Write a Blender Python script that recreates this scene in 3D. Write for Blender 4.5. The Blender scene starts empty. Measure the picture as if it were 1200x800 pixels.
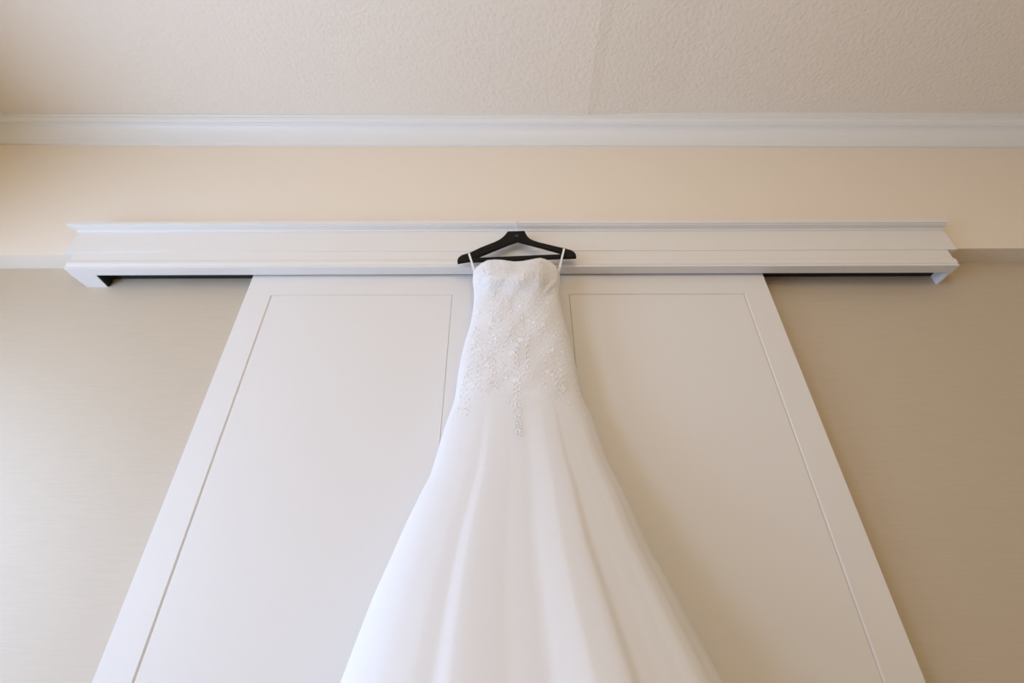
import bpy, bmesh, math, random
from mathutils import Vector, Matrix
import numpy as np

random.seed(7)
rng = np.random.default_rng(7)
scene = bpy.context.scene
C = scene.collection

# ------------------------------------------------------------------ camera
CAM_Z = 0.95                       # camera height above the floor
F_PX, PITCH, YAW, ROLL = 581.67, 35.108, 0.275, -0.373
_t, _y, _r = (math.radians(v) for v in (PITCH, YAW, ROLL))
FW = Vector((math.sin(_y) * math.cos(_t), math.cos(_y) * math.cos(_t), math.sin(_t)))
_rt = Vector((math.cos(_y), -math.sin(_y), 0)); _up = _rt.cross(FW)
RT = _rt * math.cos(_r) + _up * math.sin(_r)
UP = _up * math.cos(_r) - _rt * math.sin(_r)
CAM = Vector((0, 0, CAM_Z))
cd = bpy.data.cameras.new('camera')
cd.sensor_width = 36.0
cd.lens = F_PX / 1200 * 36.0
cd.clip_start = 0.02
cam = bpy.data.objects.new('camera', cd)
C.objects.link(cam)
m = Matrix((RT, UP, -FW)).transposed().to_4x4(); m.translation = CAM
cam.matrix_world = m
scene.camera = cam

# ------------------------------------------------------------------ world, daylight, lamps, exposure
W = bpy.data.worlds.new('world'); scene.world = W; W.use_nodes = True
wn = W.node_tree.nodes; bg = wn['Background']
bg.inputs['Color'].default_value = (0.45, 0.62, 1.0, 1)
bg.inputs['Strength'].default_value = 0.1

XL_WALL, XR_WALL, Y_REAR = -2.60, 3.4, -3.2
WIN_Z0, WIN_Z1 = 0.10, 2.10
WINDOWS = ((-0.45, 1.20), (-2.55, -0.90))

P_NEAR, P_FAR = 99, 80
def area(name, loc, rot, sx, sy, power, col):
    l = bpy.data.lights.new(name, 'AREA'); l.shape = 'RECTANGLE'
    l.size, l.size_y, l.energy, l.color = sx, sy, power, col
    o = bpy.data.objects.new(name, l); C.objects.link(o)
    o.location = loc; o.rotation_euler = rot
    return o
# the sky seen through the two windows in the left wall
DAY = (0.535, 0.705, 1.0)
for (ya, yb), power in zip(WINDOWS, (P_NEAR, P_FAR)):
    area('window_daylight', (XL_WALL - 0.16, (ya + yb) / 2, (WIN_Z0 + WIN_Z1) / 2),
         (0, -math.pi / 2, 0), WIN_Z1 - WIN_Z0, yb - ya, power, DAY)
# warm ceiling lamp of the room, behind the camera
pl = bpy.data.lights.new('room_lamp', 'POINT'); pl.energy = 53; pl.color = (1.0, 0.80, 0.50); pl.shadow_soft_size = 0.35
plo = bpy.data.objects.new('room_lamp', pl); C.objects.link(plo); plo.location = (0.1, -1.6, 2.35)

scene.view_settings.view_transform = 'Standard'
scene.view_settings.look = 'None'
scene.view_settings.gamma = 1.0
scene.view_settings.use_curve_mapping = False
scene.view_settings.exposure = 0.0

# ------------------------------------------------------------------ helpers
def ray(px, py):
    return (FW * F_PX + RT * (px - 600) + UP * (400 - py)).normalized()
def at(px, py, Y):                 # point of the vertical plane at distance Y seen at that pixel
    d = ray(px, py); return CAM + d * (Y / d.y)
def zat(py, Y, px=600):
    return at(px, py, Y).z

def tag(o, label=None, cat=None, group=None, kind=None):
    for k, v in (('label', label), ('category', cat), ('group', group), ('kind', kind)):
        if v: o[k] = v
    return o
def obj_from(name, verts, faces, mat, parent=None, smooth=False):
    me = bpy.data.meshes.new(name)
    me.from_pydata([tuple(v) for v in verts], [], [tuple(f) for f in faces])
    me.update()
    bm = bmesh.new(); bm.from_mesh(me)
    bmesh.ops.recalc_face_normals(bm, faces=bm.faces)
    bm.to_mesh(me); bm.free()
    if mat: me.materials.append(mat)
    if smooth: me.polygons.foreach_set('use_smooth', [True] * len(me.polygons))
    o = bpy.data.objects.new(name, me); C.objects.link(o)
    if parent: o.parent = parent
    return o
def empty(name, loc=(0, 0, 0)):
    o = bpy.data.objects.new(name, None); C.objects.link(o); o.location = loc
    o.empty_display_size = 0.1
    return o
def box(x0, x1, y0, y1, z0, z1, V=None, Fc=None):
    V = [] if V is None else V; Fc = [] if Fc is None else Fc
    b = len(V)
    V += [(x, y, z) for x in (x0, x1) for y in (y0, y1) for z in (z0, z1)]
    Fc += [tuple(b + i for i in f) for f in ((0, 1, 3, 2), (4, 6, 7, 5), (0, 4, 5, 1), (2, 3, 7, 6), (0, 2, 6, 4), (1, 5, 7, 3))]
    return V, Fc

# ------------------------------------------------------------------ materials
def mat(name, col, rough=0.6, bump=None, var=None, spec=0.3, sheen=0.0, metal=0.0, coat=0.0):
    """bump = (scale xyz, strength, distance, detail); var = (scale xyz, amount)"""
    M = bpy.data.materials.new(name); M.use_nodes = True
    n, l = M.node_tree.nodes, M.node_tree.links
    b = n['Principled BSDF']
    b.inputs['Base Color'].default_value = (*col, 1); b.inputs['Roughness'].default_value = rough
    b.inputs['Specular IOR Level'].default_value = spec; b.inputs['Metallic'].default_value = metal
    b.inputs['Sheen Weight'].default_value = sheen; b.inputs['Coat Weight'].default_value = coat
    tc = n.new('ShaderNodeTexCoord')
    def noise(scale, detail):
        mp = n.new('ShaderNodeMapping'); mp.inputs['Scale'].default_value = scale
        l.new(tc.outputs['Object'], mp.inputs['Vector'])
        t = n.new('ShaderNodeTexNoise'); t.inputs['Scale'].default_value = 1.0; t.inputs['Detail'].default_value = detail
        l.new(mp.outputs['Vector'], t.inputs['Vector']); return t
    if var:
        t = noise(var[0], 4)
        mr = n.new('ShaderNodeMapRange'); mr.inputs['From Min'].default_value = 0.25; mr.inputs['From Max'].default_value = 0.75
        mr.inputs['To Min'].default_value = 1 - var[1]; mr.inputs['To Max'].default_value = 1 + var[1]
        l.new(t.outputs['Fac'], mr.inputs['Value'])
        mx = n.new('ShaderNodeVectorMath'); mx.operation = 'SCALE'; mx.inputs[0].default_value = col
        l.new(mr.outputs['Result'], mx.inputs['Scale']); l.new(mx.outputs['Vector'], b.inputs['Base Color'])
    if bump:
        t = noise(bump[0], bump[3])
        bp = n.new('ShaderNodeBump'); bp.inputs['Strength'].default_value = bump[1]; bp.inputs['Distance'].default_value = bump[2]
        l.new(t.outputs['Fac'], bp.inputs['Height']); l.new(bp.outputs['Normal'], b.inputs['Normal'])
    return M

M_CEIL = mat('ceiling_plaster', (0.86, 0.79, 0.715), 0.9, bump=((62, 62, 62), 0.55, 0.007, 3), spec=0.1)
M_TRIM = mat('white_trim_paint', (0.80, 0.81, 0.83), 0.4, bump=((9, 9, 9), 0.02, 0.002, 1), spec=0.4)
M_UPPER = mat('cream_wall_paint', (0.82, 0.74, 0.645), 0.8, bump=((120, 120, 120), 0.08, 0.002, 2), spec=0.2)
M_PAPER = mat('woven_wallpaper', (0.545, 0.46, 0.36), 0.55, bump=((60, 60, 700), 0.12, 0.002, 3), var=((14, 14, 380), 0.04), spec=0.85)
M_DOOR = mat('satin_door_paint', (0.755, 0.73, 0.72), 0.45, bump=((3, 3, 3), 0.03, 0.004, 2), spec=0.35)
M_VAL = mat('satin_valance_paint', (0.78, 0.755, 0.735), 0.45, bump=((7, 7, 7), 0.02, 0.002, 1), spec=0.3)
M_BEIGE = mat('beige_wall_paint', (0.72, 0.60, 0.40), 0.85, bump=((90, 90, 90), 0.1, 0.002, 2), spec=0.2)
M_YELLOW = mat('yellow_wall_paint', (0.80, 0.62, 0.28), 0.85, bump=((90, 90, 90), 0.1, 0.002, 2), spec=0.2)
M_FLOOR = mat('beige_carpet', (0.45, 0.33, 0.19), 0.95, bump=((300, 300, 300), 0.6, 0.006, 3), var=((40, 40, 40), 0.12), spec=0.05)
M_BLACK = mat('black_lacquered_wood', (0.006, 0.0055, 0.005), 0.5, bump=((20, 200, 200), 0.05, 0.001, 2), spec=0.15)
M_CHROME = mat('polished_steel', (0.95, 0.95, 0.97), 0.45, bump=((50, 50, 50), 0.02, 0.001, 1), spec=0.5, metal=1.0)
M_PRINT = mat('grey_foil_print', (0.16, 0.16, 0.16), 0.35, bump=((90, 90, 90), 0.05, 0.001, 1), spec=0.5)
M_SATIN = mat('ivory_satin', (0.76, 0.755, 0.785), 0.6, bump=((90, 90, 40), 0.08, 0.003, 3), spec=0.25, sheen=0.15)
M_LACEBASE = mat('bodice_mesh', (0.765, 0.76, 0.79), 0.6, bump=((220, 220, 220), 0.25, 0.003, 3), var=((160, 160, 160), 0.03), spec=0.25, sheen=0.15)
M_LACE = mat('lace_thread', (0.87, 0.865, 0.89), 0.6, bump=((500, 500, 500), 0.3, 0.002, 2), spec=0.4, sheen=0.2)
M_BEAD = mat('pearl_bead', (0.92, 0.92, 0.93), 0.12, bump=((90, 90, 90), 0.02, 0.001, 1), spec=0.8, coat=0.8)
M_TRACK_SHADE = mat('track_shade_black', (0.022, 0.024, 0.022), 0.6, bump=((40, 40, 40), 0.05, 0.001, 1), spec=0.2)  # near-black for the door track, also standing in for shade inside the valance
M_RIBBON = mat('white_ribbon', (0.88, 0.88, 0.90), 0.45, bump=((300, 300, 900), 0.1, 0.001, 2), spec=0.3)

def tulle_mat():
    M = bpy.data.materials.new('white_tulle'); M.use_nodes = True
    n, l = M.node_tree.nodes, M.node_tree.links; n.clear()
    out = n.new('ShaderNodeOutputMaterial')
    tr = n.new('ShaderNodeBsdfTransparent'); df = n.new('ShaderNodeBsdfDiffuse'); ts = n.new('ShaderNodeBsdfTranslucent')
    df.inputs['Color'].default_value = (0.76, 0.755, 0.785, 1); ts.inputs['Color'].default_value = (0.76, 0.755, 0.785, 1)
    a = n.new('ShaderNodeMixShader'); a.inputs[0].default_value = 0.1
    l.new(df.outputs[0], a.inputs[1]); l.new(ts.outputs[0], a.inputs[2])
    tc = n.new('ShaderNodeTexCoord'); mp = n.new('ShaderNodeMapping'); mp.inputs['Scale'].default_value = (26, 26, 2.2)
    l.new(tc.outputs['Object'], mp.inputs[0])
    t = n.new('ShaderNodeTexNoise'); t.inputs['Scale'].default_value = 1; t.inputs['Detail'].default_value = 3
    l.new(mp.outputs[0], t.inputs['Vector'])
    mr = n.new('ShaderNodeMapRange'); mr.inputs[1].default_value = .3; mr.inputs[2].default_value = .7
    mr.inputs[3].default_value = .50; mr.inputs[4].default_value = .60
    l.new(t.outputs['Fac'], mr.inputs[0])
    at_ = n.new('ShaderNodeAttribute'); at_.attribute_name = 'density'
    ml = n.new('ShaderNodeMath'); ml.operation = 'MULTIPLY'; l.new(mr.outputs[0], ml.inputs[0]); l.new(at_.outputs['Fac'], ml.inputs[1])
    x = n.new('ShaderNodeMixShader'); l.new(ml.outputs[0], x.inputs[0]); l.new(tr.outputs[0], x.inputs[1]); l.new(a.outputs[0], x.inputs[2])
    l.new(x.outputs[0], out.inputs[0])
    return M
M_TULLE = tulle_mat()

def pane_mat():
    M = bpy.data.materials.new('window_glass'); M.use_nodes = True
    n, l = M.node_tree.nodes, M.node_tree.links; n.clear()
    out = n.new('ShaderNodeOutputMaterial'); tr = n.new('ShaderNodeBsdfTransparent'); g = n.new('ShaderNodeBsdfGlossy')
    g.inputs['Roughness'].default_value = 0.02; x = n.new('ShaderNodeMixShader'); x.inputs[0].default_value = 0.06
    l.new(tr.outputs[0], x.inputs[1]); l.new(g.outputs[0], x.inputs[2]); l.new(x.outputs[0], out.inputs[0])
    return M
M_PANE = pane_mat()

# ------------------------------------------------------------------ room shell
Y_WALL, Y_UPPER = 1.53, 1.4503
def line_z(pl_, pr_, Y):           # the z of a nearly level edge, as (z at x=0, slope)
    a, b = at(*pl_, Y), at(*pr_, Y)
    k = (b.z - a.z) / (b.x - a.x); return a.z - k * a.x, k
zs0, zsk = line_z((30, 298.5), (1170, 291), Y_UPPER)      # underside of the overhanging upper wall
zc0, zck = line_z((30, 169.8), (1170, 173.4), Y_UPPER)    # bottom of the crown moulding
CR_P, CR_H = 0.085, 0.137
def zceil(x): return zc0 + zck * x + CR_H
X0, X1 = XL_WALL, XR_WALL
TH = 0.12

V, Fc = box(X0 - TH, X1 + TH, Y_REAR - TH, Y_WALL + TH, -0.1, 0.0)
tag(obj_from('floor', V, Fc, M_FLOOR), kind='structure')

def slab_tilt(name, x0, x1, y0, y1, f0, f1, M):
    V = [(x, y, f(x)) for x in (x0, x1) for y in (y0, y1) for f in (f0, f1)]
    _, Fc = box(0, 1, 0, 1, 0, 1)
    return obj_from(name, V, Fc, M)
# ceiling: right part given an added rise, tilted from the windows to shade darker
tilt_pt = at(688, 134, Y_UPPER - CR_P); TILT_X = tilt_pt.x
V, Fc = [], []
prof = [(X0 - TH, 0), (TILT_X, 0), (TILT_X + 0.05, 0.006), (TILT_X + 0.45, 0.026), (X1 + TH, 0.030)]
for x, dz in prof:
    for y in (Y_REAR - TH, Y_WALL + TH):
        V += [(x, y, zceil(x) + dz), (x, y, zceil(x) + 0.1)]
for i in range(len(prof) - 1):
    a, b = 4 * i, 4 * i + 4
    Fc += [(a, b, b + 2, a + 2), (a + 1, a + 3, b + 3, b + 1), (a, a + 1, b + 1, b), (a + 2, b + 2, b + 3, a + 3)]
Fc += [(0, 2, 3, 1), tuple(4 * (len(prof) - 1) + i for i in (0, 1, 3, 2))]
tag(obj_from('ceiling', V, Fc, M_CEIL), kind='structure')

V, Fc = box(X0 - TH, X1 + TH, Y_WALL, Y_WALL + TH, 0, 2.6)
tag(obj_from('wall_back', V, Fc, M_PAPER), 'woven beige wallpapered wall behind the sliding doors', kind='structure')
o = slab_tilt('wall_upper', X0 - TH, X1 + TH, Y_UPPER, Y_WALL, lambda x: zs0 + zsk * x, lambda x: zceil(x) + 0.02, M_UPPER)
tag(o, 'cream painted upper wall overhanging the wallpapered wall', kind='structure')
V, Fc = box(X1, X1 + TH, Y_REAR - TH, Y_WALL + TH, 0, 3.35)
tag(obj_from('wall_right', V, Fc, M_BEIGE), kind='structure')
V, Fc = box(X0 - TH, X1 + TH, Y_REAR - TH, Y_REAR, 0, 3.35)
tag(obj_from('wall_rear', V, Fc, M_BEIGE), kind='structure')
V, Fc = [], []
(ya1, yb1), (ya2, yb2) = WINDOWS
for p, q in ((Y_REAR - TH, ya2), (yb2, ya1), (yb1, Y_WALL + TH)):
    box(X0 - TH, X0, p, q, WIN_Z0, WIN_Z1, V, Fc)
box(X0 - TH, X0, Y_REAR - TH, Y_WALL + TH, 0, WIN_Z0, V, Fc)
box(X0 - TH, X0, Y_REAR - TH, Y_WALL + TH, WIN_Z1, 3.35, V, Fc)
tag(obj_from('wall_left', V, Fc, M_YELLOW), kind='structure')
for k, (ya, yb) in enumerate(WINDOWS):
    V, Fc = [], []
    fx0, fx1, fw = X0 - 0.09, X0 - 0.03, 0.05
    box(fx0, fx1, ya, ya + fw, WIN_Z0, WIN_Z1, V, Fc); box(fx0, fx1, yb - fw, yb, WIN_Z0, WIN_Z1, V, Fc)
    box(fx0, fx1, ya + fw, yb - fw, WIN_Z0, WIN_Z0 + fw, V, Fc); box(fx0, fx1, ya + fw, yb - fw, WIN_Z1 - fw, WIN_Z1, V, Fc)
    ym = (ya + yb) / 2
    box(fx0, fx1, ym - 0.025, ym + 0.025, WIN_Z0 + fw, WIN_Z1 - fw, V, Fc)
    win = tag(obj_from('window_%d' % (k + 1), V, Fc, M_TRIM), kind='structure')
    for p, q in ((ya + fw, ym - 0.025), (ym + 0.025, yb - fw)):
        V, Fc = box(X0 - 0.063, X0 - 0.057, p, q, WIN_Z0 + fw, WIN_Z1 - fw)
        obj_from('pane', V, Fc, M_PANE, win)

# crown moulding: profile (distance out from the wall, height above its lower edge)
crown = [(0, 0), (0.009, 0.0), (0.010, 0.010)]
for i in range(9):
    a = i / 8 * math.pi / 2
    crown.append((0.012 + 0.046 * (1 - math.cos(a)), 0.014 + 0.078 * math.sin(a)))
crown += [(0.064, 0.093), (0.064, 0.099)]
for i in range(5):
    a = i / 4 * math.pi / 2
    crown.append((0.066 + 0.013 * math.sin(a), 0.101 + 0.022 * (1 - math.cos(a))))
crown += [(0.085, 0.125), (0.085, CR_H + 0.03), (0, CR_H + 0.03)]
def run(name, prof, place, ends, M):     # sweep a profile between two end placements
    n = len(prof); V = [place(e, p) for e in ends for p in prof]
    Fc = [(i, (i + 1) % n, n + (i + 1) % n, n + i) for i in range(n)] + [tuple(range(n))[::-1], tuple(range(n, 2 * n))]
    return obj_from(name, V, Fc, M)
def place_back(e, p):
    x = X0 + p[0] if e == 0 else X1 - p[0]
    return (x, Y_UPPER - p[0], zc0 + zck * x + p[1])
tag(run('trim_1', crown, place_back, (0, 1), M_TRIM), 'white stepped crown moulding between cream wall and ceiling', kind='structure')
def place_left(e, p):
    y = Y_UPPER - p[0] if e == 0 else Y_REAR + p[0]
    return (X0 + p[0], y, zc0 + zck * X0 + p[1])
tag(run('trim_2', crown, place_left, (0, 1), M_TRIM), kind='structure')

# ------------------------------------------------------------------ the two sliding doors
Y_DOOR, D_TH = 1.4718, 0.038
Z_DTOP, Z_DBOT = zat(313.0, 1.4212) + 0.034, 0.012
def door(name, xa, xb, g0, g1, label):
    """slab from xa to xb; V-groove frame line at g0 .. g1"""
    zt, zb = zat(344.5, Y_DOOR, 770), 0.22
    d = 0.0045                                  # the outer stile has the wider groove
    wl, wr = (0.0045, 0.0008) if xa < xm - 0.1 else (0.0016, 0.0045)
    wt = 0.0008 if xa < xm - 0.1 else 0.0014
    ring = lambda x0, x1, z0, z1, y: [(x0, y, z0), (x1, y, z0), (x1, y, z1), (x0, y, z1)]
    V = ring(xa, xb, Z_DBOT, Z_DTOP, Y_DOOR + D_TH) + ring(xa, xb, Z_DBOT, Z_DTOP, Y_DOOR) + \
        ring(g0 - wl, g1 + wr, zb - wt, zt + wt, Y_DOOR) + ring(g0, g1, zb, zt, Y_DOOR + d)
    Fc = [(0, 1, 2, 3), (12, 13, 14, 15)]
    for k in (0, 4, 8):
        Fc += [(k + i, k + (i + 1) % 4, k + 4 + (i + 1) % 4, k + 4 + i) for i in range(4)]
    o = tag(obj_from(name, V, Fc, M_DOOR), label, kind='structure')
    e = 0.0006
    V = ring(g0 + e, g1 - e, zb + e, zt - e, Y_DOOR + d - 0.0004) + ring(g0 + wl, g1 - wr, zb + wt, zt - wt, Y_DOOR)
    obj_from('panel', V, [(0, 1, 2, 3), (4, 5, 6, 7)] + [(i, (i + 1) % 4, 4 + (i + 1) % 4, 4 + i) for i in range(4)], M_DOOR, o)
    return o
XDL, XDR, XGL, XGR = -1.0245, 1.0137, -0.9236, 0.9119
XGLi, XGRi = at(530, 345, Y_DOOR).x, at(667, 345, Y_DOOR).x
xm = (XDL + XDR) / 2
door('door_1', XDL, xm - 0.001, XGL, XGLi, 'white sliding door on the left, nearer the bright wallpaper')
door('door_2', xm + 0.001, XDR, XGRi, XGR, 'white sliding door on the right, with the dress shadow on it')

# ------------------------------------------------------------------ valance over the door track
val = empty('valance', (0, Y_WALL, 2.3))
tag(val, 'long white moulded valance box covering the sliding door track', 'valance')
VZ = {k: zat(p, Y) for k, (p, Y) in dict(top=(258.4, 1.384), f1=(261.6, 1.384), f2=(265.5, 1.402), f3=(270.2, 1.417),
      s0=(293.6, 1.419), n0=(303.6, 1.423), bot=(313.0, 1.4212)).items()}
VXL, VXR = -1.7254, 1.7461
Y_F = 1.4195
def child(o):
    o.parent = val; o.matrix_parent_inverse = val.matrix_world.inverted(); return o
bpy.context.view_layer.update()
def vrun(name, prof, ends):            # ends: (xl, xr) or a function of the profile's out-step
    n = len(prof); fe = ends if callable(ends) else (lambda o: ends)
    V = [(fe(p[2])[0], p[0], p[1]) for p in prof] + [(fe(p[2])[1], p[0], p[1]) for p in prof]
    Fc = [(i, (i + 1) % n, n + (i + 1) % n, n + i) for i in range(n)] + [tuple(range(n))[::-1], tuple(range(n, 2 * n))]
    o = obj_from(name, V, Fc, M_VAL); o.parent = val; o.matrix_parent_inverse = val.matrix_world.inverted(); return o
BXL, BXR = at(77, 293, Y_F).x, at(1121, 291, Y_F).x          # upper board
NXL, NXR = VXL - 0.013, VXR + 0.019      # nosing
TXL, TXR = at(78, 261, 1.384).x, at(1110, 259, 1.384).x      # tips of its crown
zb_ = VZ['bot']
# upper board
vrun('front_board', [(Y_F, VZ['s0'], 0), (Y_F, VZ['top'] - 0.006, 0), (1.4500, VZ['top'] - 0.006, 0), (1.4500, VZ['s0'], 0)], (BXL, BXR))
# lower board, set back a little, nosing at its foot
vrun('lower_board', [(1.4225, zb_ + 0.004, 0), (1.4225, VZ['s0'], 0), (1.4598, VZ['s0'], 0), (1.4598, zb_, 0), (1.4225, zb_, 0)], (NXL + 0.001, NXR - 0.001))
zn0 = VZ['n0']; hN = zn0 - zb_
nose = [(1.4235, zn0, 0)]
for i in range(9):
    a = -math.pi / 2 + i / 8 * math.pi
    nose.append((1.4222 - 0.0055 * math.cos(a), zb_ + 0.012 + (hN - 0.016) * (0.5 - 0.5 * math.sin(a)), 0))
nose += [(1.4230, zb_ + 0.010, 0), (1.4195, zb_ + 0.0085, 0), (1.4195, zb_ + 0.0005, 0), (1.4235, zb_ + 0.0005, 0)]
vrun('nosing', nose, (NXL, NXR))
# crown of the valance
cz = [(Y_F, VZ['f3'] - 0.003, 0), (1.4155, VZ['f3'] - 0.003, 0.004), (1.4140, VZ['f3'] + 0.002, 0.005)]
for i in range(7):
    a = i / 6 * math.pi / 2
    cz.append((1.412 - 0.016 * (1 - math.cos(a)), VZ['f3'] + 0.004 + (VZ['f1'] - VZ['f3'] - 0.008) * math.sin(a), 0.007 + 0.018 * (1 - math.cos(a))))
cz += [(1.391, VZ['f1'] - 0.004, 0.03), (1.391, VZ['f1'], 0.03), (1.384, VZ['f1'] + 0.001, 0.036), (1.384, VZ['top'], 0.036), (Y_F, VZ['top'], 0), ]
vrun('crown_molding', cz, lambda o: (BXL + (TXL - BXL) * o / 0.036, BXR + (TXR - BXR) * o / 0.036))
def vbox(name, *a):
    V, Fc = box(*a); o = obj_from(name, V, Fc, M_VAL); o.parent = val; o.matrix_parent_inverse = val.matrix_world.inverted(); return o
zl = zs0 - 0.02
ep = vbox('end_panel', NXL + 0.001, -1.6395, 1.4598, Y_WALL, zb_, zl - 0.012)
for v in ep.data.vertices:             # its outer face splays in a little towards the wall
    if v.co.x < -1.66 and v.co.y > 1.5: v.co.x = VXL + 0.003
vbox('end_panel', NXR - 0.016, NXR - 0.006, 1.4598, Y_WALL, zb_, zl - 0.012)
vbox('top_board', VXL, NXR - 0.006, 1.4598, Y_WALL, zl - 0.012, zl)

tr = vbox('track_rail', -1.6395, NXR - 0.016, 1.4680, Y_WALL, zb_ + 0.045, zl - 0.012)  # door track, filled out in black to darken the pocket like deep shade
ep = vbox('end_shade_plate', -1.6395, -1.6335, 1.4610, Y_WALL, zb_ + 0.002, zb_ + 0.045)  # dark plate added to stand for the shade on the end panel's inner face
ep.data.materials.clear(); ep.data.materials.append(M_TRACK_SHADE)
tr.data.materials.clear(); tr.data.materials.append(M_TRACK_SHADE)

# ------------------------------------------------------------------ hanger
Y_H, H_TH = 1.3755, 0.012
hz = at(605, 283, Y_H)
hanger = empty('clothes_hanger', tuple(hz))
tag(hanger, 'black wooden clothes hanger with steel hook on the white valance', 'hanger')
bpy.context.view_layer.update()
def hchild(o):
    o.parent = hanger; o.matrix_parent_inverse = hanger.matrix_world.inverted(); return o
def extrude_outline(name, pts, Y, th, M, bev=0.002, fn=hchild):
    V = [at(x, y, Y) for x, y in pts]
    bm = bmesh.new()
    vs = [bm.verts.new((v.x, Y - th / 2, v.z)) for v in V]
    f = bm.faces.new(vs)
    r = bmesh.ops.extrude_face_region(bm, geom=[f])
    for v in r['geom']:
        if isinstance(v, bmesh.types.BMVert): v.co.y += th
    bmesh.ops.recalc_face_normals(bm, faces=bm.faces)
    ed = [e for e in bm.edges if abs(e.verts[0].co.y - e.verts[1].co.y) < 1e-6]
    bmesh.ops.bevel(bm, geom=ed, offset=bev, segments=2, affect='EDGES', profile=0.5)
    bmesh.ops.triangulate(bm, faces=[f for f in bm.faces if len(f.verts) > 4])
    me = bpy.data.meshes.new(name); bm.to_mesh(me); bm.free(); me.materials.append(M)
    o = bpy.data.objects.new(name, me); C.objects.link(o)
    return fn(o)
arms = [(536.2, 308.6), (536.0, 305.5), (537.4, 302.6), (541, 299.9), (551, 296.8), (562.5, 291.2), (580, 284.3), (585, 281.8), (589, 279), (592, 276),
        (593.8, 273.6), (595.2, 272.0), (605, 271.9), (614.6, 271.3), (615.6, 273.2), (617, 276), (619.2, 279), (622, 281.2), (626, 283), (632.5, 285), (646.5, 288.4),
        (662, 292.0), (670, 294.2), (673.3, 296.6), (674.8, 299), (675.3, 302.2), (668, 302.6), (660, 302.7), (660, 297.6), (650, 294.8), (634, 290.4), (618, 286.2), (606.5, 283.2),
        (596, 286.8), (580, 293.4), (566, 299), (556, 303.4), (551, 306.2), (544, 307.2)]
extrude_outline('shoulder_arms', arms, Y_H, H_TH, M_BLACK)
bar = [(553, 303.0), (590, 301.4), (625, 299.9), (662, 298.4), (662, 302.6), (625, 304.4), (590, 305.8), (553, 307.0)]
extrude_outline('trouser_bar', bar, Y_H, 0.010, M_BLACK, 0.0015)
# hook: a wire up from the neck, over the valance top and down behind its edge
def tube(name, pts, r, M, fn, seg=8):
    V, Fc = [], []
    n = len(pts)
    for i, p in enumerate(pts):
        t = (pts[min(i + 1, n - 1)] - pts[max(i - 1, 0)]).normalized()
        a = t.cross(Vector((1, 0.02, 0.01))).normalized(); b = t.cross(a)
        for k in range(seg):
            q = k / seg * 2 * math.pi
            V.append(p + a * (r * math.cos(q)) + b * (r * math.sin(q)))
    for i in range(n - 1):
        for k in range(seg):
            Fc.append((i * seg + k, i * seg + (k + 1) % seg, (i + 1) * seg + (k + 1) % seg, (i + 1) * seg + k))
    Fc += [tuple(range(seg))[::-1], tuple(range((n - 1) * seg, n * seg))]
    return fn(obj_from(name, V, Fc, M, smooth=True))
hp = at(604.6, 273, Y_H)
ztop = VZ['top'] + 0.0022
hook = [Vector((hp.x, Y_H, hp.z - 0.01)), Vector((hp.x, 1.3805, hp.z + 0.02)), Vector((hp.x, 1.3815, ztop - 0.004)), Vector((hp.x, 1.3825, ztop - 0.001)),
        Vector((hp.x, 1.3850, ztop + 0.0006)), Vector((hp.x, 1.390, ztop + 0.0004)), Vector((hp.x + .001, 1.400, ztop)), Vector((hp.x + .003, 1.412, ztop))]
tube('hook', hook, 0.0019, M_CHROME, hchild)
# small printed emblem on the neck
ec = at(605.3, 276.2, Y_H - H_TH / 2 - 0.0005)
V, Fc = [], []
N = 20
for i in range(N):
    a = i / N * 2 * math.pi
    for r in (0.0052, 0.0042):
        for dy in (-0.0005, 0.0003): V.append((ec.x + r * math.cos(a), ec.y + dy, ec.z + r * math.sin(a)))
for i in range(N):
    a, b = 4 * i, 4 * ((i + 1) % N)
    Fc += [(a, b, b + 2, a + 2), (a + 1, a + 3, b + 3, b + 1), (a, a + 1, b + 1, b), (a + 2, b + 2, b + 3, a + 3)]
for dx, w_, h_ in ((-0.0016, 0.0007, 0.0042), (0.0016, 0.0007, 0.0042), (0, 0.0030, 0.0008)):
    box(ec.x + dx - w_ / 2, ec.x + dx + w_ / 2, ec.y - 0.0005, ec.y + 0.0003, ec.z - h_ / 2, ec.z + h_ / 2, V, Fc)
hchild(obj_from('emblem', V, Fc, M_PRINT))

# ------------------------------------------------------------------ wedding dress
SIL = np.array([  # image row, left edge, right edge
 (302, 555.0, 655.5), (320, 554.6, 655.5), (330, 554, 656), (340, 555.3, 655.4), (350, 555.5, 656), (360, 554.8, 657.8), (380, 551.5, 663), (400, 545, 668.5),
 (420, 540.2, 673), (440, 536.8, 677), (460, 534.2, 681), (470, 532.3, 684.5), (480, 528.6, 690), (500, 520.5, 700.5), (520, 513, 710.5),
 (540, 506, 720.5), (560, 499, 731), (580, 488.5, 741), (600, 479, 750), (620, 469.5, 758.5), (650, 456.5, 772), (700, 434, 800), (750, 415, 826),
 (800, 396.5, 852.5), (900, 361, 903), (960, 340, 933)], float)
def ip(y, ys, vs): return float(np.interp(y, ys, vs))
def silL(y): return ip(y, SIL[:, 0], SIL[:, 1])
def silR(y): return ip(y, SIL[:, 0], SIL[:, 2])
def depth(y): return ip(y, (300, 330, 380, 420, 460, 520, 600, 700, 800, 960), (.040, .048, .052, .060, .066, .082, .108, .140, .170, .22))
def yback(y): return ip(y, (300, 322, 345, 400, 460, 960), (1.402, 1.405, 1.425, 1.445, 1.455, 1.458))
def ycen(y): return yback(y) - depth(y)
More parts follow.
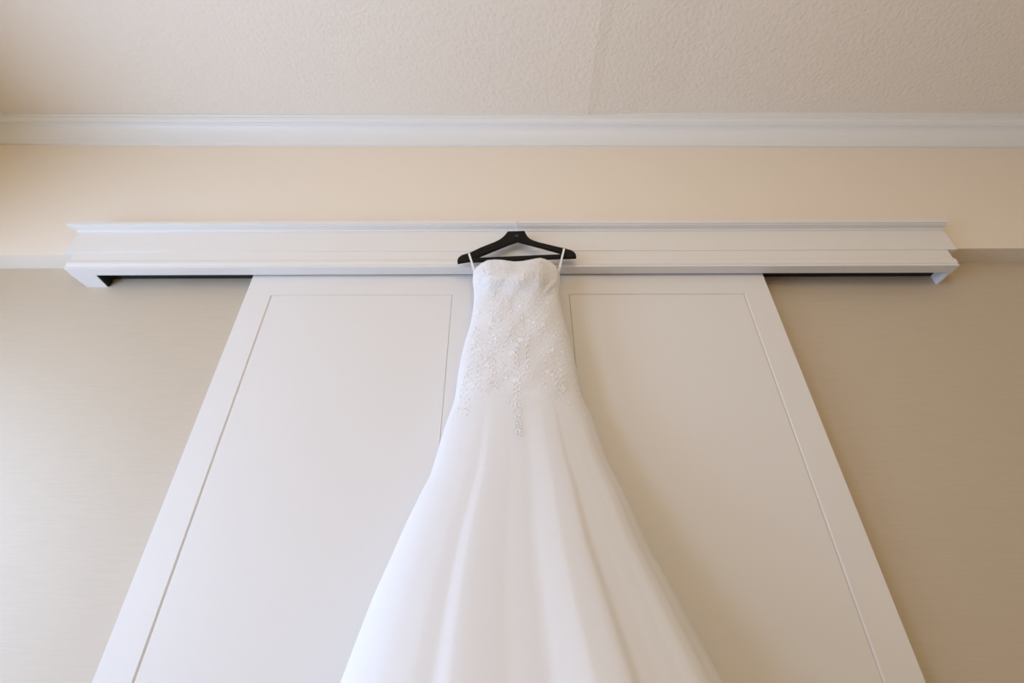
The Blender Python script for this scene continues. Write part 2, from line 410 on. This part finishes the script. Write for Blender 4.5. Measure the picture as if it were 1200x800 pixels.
NECK = np.array([(-1, 321), (-.97, 317), (-.9, 312.5), (-.8, 308.2), (-.66, 304.6), (-.5, 303.9), (-.34, 304.2), (-.2, 305.3), (-.05, 306.4), (.1, 306.0),
                 (.25, 304.6), (.42, 302.9), (.54, 302.0), (.66, 303.8), (.78, 307), (.88, 311.5), (.96, 317), (1, 321)])
def neck(s): return ip(s, NECK[:, 0], NECK[:, 1])
# folds of the skirt: height of the cloth towards the room, across the front from -1 to 1
FK = np.array([(-1, 0), (-.86, .20), (-.75, .32), (-.58, .30), (-.47, .10), (-.40, .40), (-.34, .36), (-.12, .02), (.06, .0), (.10, .06), (.125, .17), (.28, .80),
               (.42, .86), (.46, .80), (.50, .42), (.60, .30), (.72, .34), (.80, .52), (.86, .46), (.90, .16), (.95, .12), (1, 0)])
_g = np.linspace(-1.1, 1.1, 1101); _f = np.interp(_g, FK[:, 0], FK[:, 1])
_k = np.exp(-(np.arange(-20, 21) * .002 / .014) ** 2); _f = np.convolve(_f, _k / _k.sum(), 'same')
def fold(s): return float(np.interp(s, _g, _f))
def famp(y): return 0.0 if y < 462 else 0.024 * ((y - 462) / 338) ** 0.85
def bust(s, y):
    o = max(0, -.55 - s) / .28 + max(0, s - .46) / .22
    b = .024 * math.exp(-o * o) * math.exp(-((y - 320) / 17.0) ** 2) - .004 * math.exp(-(s / .16) ** 2) * math.exp(-((y - 312) / 10.0) ** 2)
    t = (s - .60) / .36                      # crease from the side seam to under the right cup
    if 0 < t < 1: b += .0045 * math.sin(t * math.pi) * math.exp(-((y - (345 - 19 * t)) / 3.0) ** 2)
    return b
def dress_point(u, y, fk=1.0, inset=(0, 0), ramp=(0, 1), gr=(0, 0), wrinkle=0):
    """u: angle, 0 = front centre, +-pi/2 = sides; y: row"""
    s = math.sin(u); front = math.cos(u)
    k = max(0, min(1, (y - ramp[0]) / (ramp[1] - ramp[0]))); k = k * k * (3 - 2 * k)
    grow = gr[0] + (gr[1] - gr[0]) * k
    Yc, d = ycen(y), depth(y)
    pL, pR = at(silL(y) + inset[0] * k, y, Yc), at(silR(y) - inset[1] * k, y, Yc)
    z = (pL.z + pR.z) / 2; xc = (pL.x + pR.x) / 2; w = (pR.x - pL.x) / 2
    e = ip(y, (300, 400, 500, 600), (.62, .72, .76, .70))
    x = xc + s * (w + grow)
    c = abs(front) ** e
    if front >= 0:
        Y = Yc - (d + grow) * c
        f = (fold(s) - 0.25) * famp(y) * fk
        Y -= f * min(1, front * 2.2)
        x += s * 0.25 * f * (1 - abs(front)) 
        Y -= bust(s, y)
        if wrinkle and y > 480:
            a = min(1, (y - 480) / 150)
            Y -= a * (.0030 * math.sin(13 * s + .006 * y + 3 * math.sin(4 * s)) + .0012 * math.sin(37 * s - .013 * y + 2 * math.sin(9 * s)))
        # soft puckers of the bodice
        if y < 470:
            Y -= 0.0022 * math.sin(9 * s + y * .05) * math.sin(y * .11 + 2 * s) * front
    else:
        Y = Yc + (d) * c
    wz = max(0, min(1, (620 - y) / 160))
    z += wz * (zat(y, Y) - zat(y, Yc))       # the row as seen on the front of the cloth
    return Vector((x, Y, z))
def shell(name, ys, NU, M, neckline=False, **kw):
    us = [-math.pi + 2 * math.pi * i / NU for i in range(NU)]
    V, Fc = [], []
    y_join = 352
    for y in ys:
        for u in us:
            yy = y
            if neckline and y < y_join:
                t = (y - 302) / (y_join - 302)
                n0 = neck(math.sin(u)) if math.cos(u) >= 0 else 321
                yy = n0 + (y_join - n0) * t
            V.append(dress_point(u, yy, **kw))
    for i in range(len(ys) - 1):
        for k in range(NU):
            Fc.append((i * NU + k, i * NU + (k + 1) % NU, (i + 1) * NU + (k + 1) % NU, (i + 1) * NU + k))
    return obj_from(name, V, Fc, M, smooth=True)
dress = empty('wedding_dress', (hz.x, Y_H, zat(960, ycen(960))))
tag(dress, 'white strapless lace wedding dress with flared tulle skirt hanging on the hanger', 'dress')
bpy.context.view_layer.update()
def dchild(o):
    o.parent = dress; o.matrix_parent_inverse = dress.matrix_world.inverted(); return o
ysb = list(np.linspace(302, 352, 26)) + list(np.linspace(357, 470, 24))
bod = dchild(shell('bodice', ysb, 160, M_LACEBASE, neckline=True))
tag(bod, 'fitted sweetheart bodice covered in lace')
yss = list(np.linspace(470, 560, 24)) + list(np.linspace(568, 960, 44))
lin = dchild(shell('skirt_lining', yss, 400, M_SATIN, ramp=(470, 560), inset=(2.0, 7.0), gr=(0, -.006)))
yst = list(np.linspace(440, 560, 28)) + list(np.linspace(568, 960, 44))
tul = dchild(shell('tulle_overskirt', yst, 400, M_TULLE, ramp=(440, 520), gr=(.0005, .004), fk=1.0, wrinkle=1))
dn_ = tul.data.attributes.new('density', 'FLOAT', 'POINT')
dn_.data.foreach_set('value', [max(0., min(1., (y - 448) / 90)) for y in yst for _ in range(400)])
tag(tul, 'sheer white tulle layer over the skirt')

# hanger loops
def ribbon(name, a, b, w):
    pa, pb = at(*a, Y_H - 0.0095), at(*b, Y_H - 0.0110)
    top = Vector((pa.x, Y_H, pa.z + 0.006)); back = Vector((pa.x, Y_H + 0.0095, pa.z))
    end = Vector((pb.x, Y_H + 0.012, pb.z))
    pts = [pb + Vector((0, 0, -0.01)), pb, (pa * .5 + pb * .5), pa + Vector((0, 0, -0.002)), pa + Vector((0, .002, .0045)), top, back + Vector((0, -.002, .0045)), back, end]
    V, Fc = [], []
    for i, p in enumerate(pts):
        for sx in (-w / 2, w / 2):
            for o_ in (0, 0.0008):
                V.append(p + Vector((sx, -o_ if i < 5 else o_, o_ if 3 < i < 8 else 0)))
    for i in range(len(pts) - 1):
        a_, b_ = 4 * i, 4 * i + 4
        Fc += [(a_, a_ + 2, b_ + 2, b_), (a_ + 1, b_ + 1, b_ + 3, a_ + 3), (a_, b_, b_ + 1, a_ + 1), (a_ + 2, a_ + 3, b_ + 3, b_ + 2)]
    return dchild(obj_from(name, V, Fc, M_RIBBON))
ribbon('hanger_loop', (549.8, 297.4), (556.8, 321), 0.0075)
ribbon('hanger_loop', (660.8, 292.0), (653.8, 321), 0.0075)

# lace: leaves and petals sewn along sprays on bodice and hips
def surf(s, y, off):
    s = max(-.97, min(.97, s)); u = math.asin(s)
    p = dress_point(u, y); du = dress_point(u + .02, y) - p; dy = dress_point(u, y + 1.5) - p
    n = du.cross(dy).normalized()
    if n.y > 0: n = -n
    return p + n * off, n, dy.normalized()
LV, LF = [], []
def leaf(s, y, ang, L, Wd):
    p, n, dn = surf(s, y, 0.0006)
    sd = n.cross(dn).normalized()
    a = dn * math.cos(ang) + sd * math.sin(ang); b = n.cross(a)
    k = len(LV)
    LV.extend([p, p + a * L * .45 + b * Wd / 2 + n * .0002, p + a * L * .45 + n * .0012, p + a * L * .45 - b * Wd / 2 + n * .0002, p + a * L + n * .0003])
    LF.extend([(k, k + 1, k + 2), (k, k + 2, k + 3), (k + 1, k + 4, k + 2), (k + 2, k + 4, k + 3)])
BEADS = []
def flower(s, y, R):
    a0 = random.uniform(0, 6.28)
    for i in range(6): leaf(s, y, a0 + i * math.pi / 3, R, R * .62)
    BEADS.append((s, y))
def spray(s0, y0, s1, y1, bend, n, L):
    for i in range(n):
        t = i / max(1, n - 1)
        s = s0 + (s1 - s0) * t + bend * math.sin(t * math.pi * 2); y = y0 + (y1 - y0) * t
        sg = 1 if i % 2 else -1
        leaf(s, y, sg * random.uniform(.5, 1.1), L * random.uniform(.75, 1.15), L * .42)
        if random.random() < .18: BEADS.append((s + random.uniform(-.03, .03), y))
# centre column and its lower tip
for k in range(5):
    spray(-.22 + .11 * k, 346 + 6 * random.random(), -.2 + .1 * k, 440, .05 * (-1) ** k, 30, .0125)
spray(-.06, 400, -.03, 474, .03, 28, .013); spray(.02, 396, -.05, 472, -.03, 26, .013)
spray(-.05, 468, -.04, 512, .02, 26, .013); spray(-.03, 470, -.06, 515, -.02, 24, .012); spray(.06, 471, -.04, 484, .0, 7, .013); spray(-.14, 471, -.05, 482, .0, 6, .013)
# side columns down to the hips
for a, b in ((-.48, -.50), (-.60, -.62), (-.40, -.36), (.42, .40), (.52, .55), (.62, .62)):
    spray(a, 350, b, 452 + 8 * random.random(), .04 * random.choice((-1, 1)), 34, .0125)
for a, b, ye in ((-.78, -.86, 480), (-.9, -.7, 490), (.78, .72, 478), (.9, .86, 492), (.74, .6, 470)):
    spray(a, 385, b, ye, .05 * random.choice((-1, 1)), 28, .013)
for i in range(22):
    flower(random.uniform(-.9, .9), random.uniform(352, 448), random.uniform(.007, .011))
for s, y in ((-.02, 404), (-.1, 414), (.05, 398), (-.5, 428), (.48, 436), (-.03, 446), (.7, 455), (-.72, 452), (-.55, 378), (.5, 380)):
    flower(s, y, .013)
# dense small lace of the cups
for i in range(420):
    s = random.uniform(-.93, .93); y = random.uniform(neck(s) + 2.5, 352)
    leaf(s, y, random.uniform(0, 6.28), random.uniform(.007, .012), .0045)
lace = dchild(obj_from('lace_applique', LV, LF, M_LACE)); tag(lace, 'raised white leaf and flower lace', kind='stuff')
for i in range(90):
    s = random.uniform(-.85, .85); BEADS.append((s, random.uniform(neck(s) + 2, 460)))
BV, BF = [], []
for s, y in BEADS:
    p, n, dn = surf(s, y, 0.0025); r = random.uniform(.0012, .0021); k = len(BV)
    BV += [p + Vector(v) * r for v in ((1, 0, 0), (-1, 0, 0), (0, 1, 0), (0, -1, 0), (0, 0, 1), (0, 0, -1))]
    BF += [(k + a, k + b, k + c) for a in (0, 1) for b in (2, 3) for c in (4, 5)]
beads = dchild(obj_from('beading', BV, BF, M_BEAD)); tag(beads, 'tiny sparkling beads', kind='stuff')
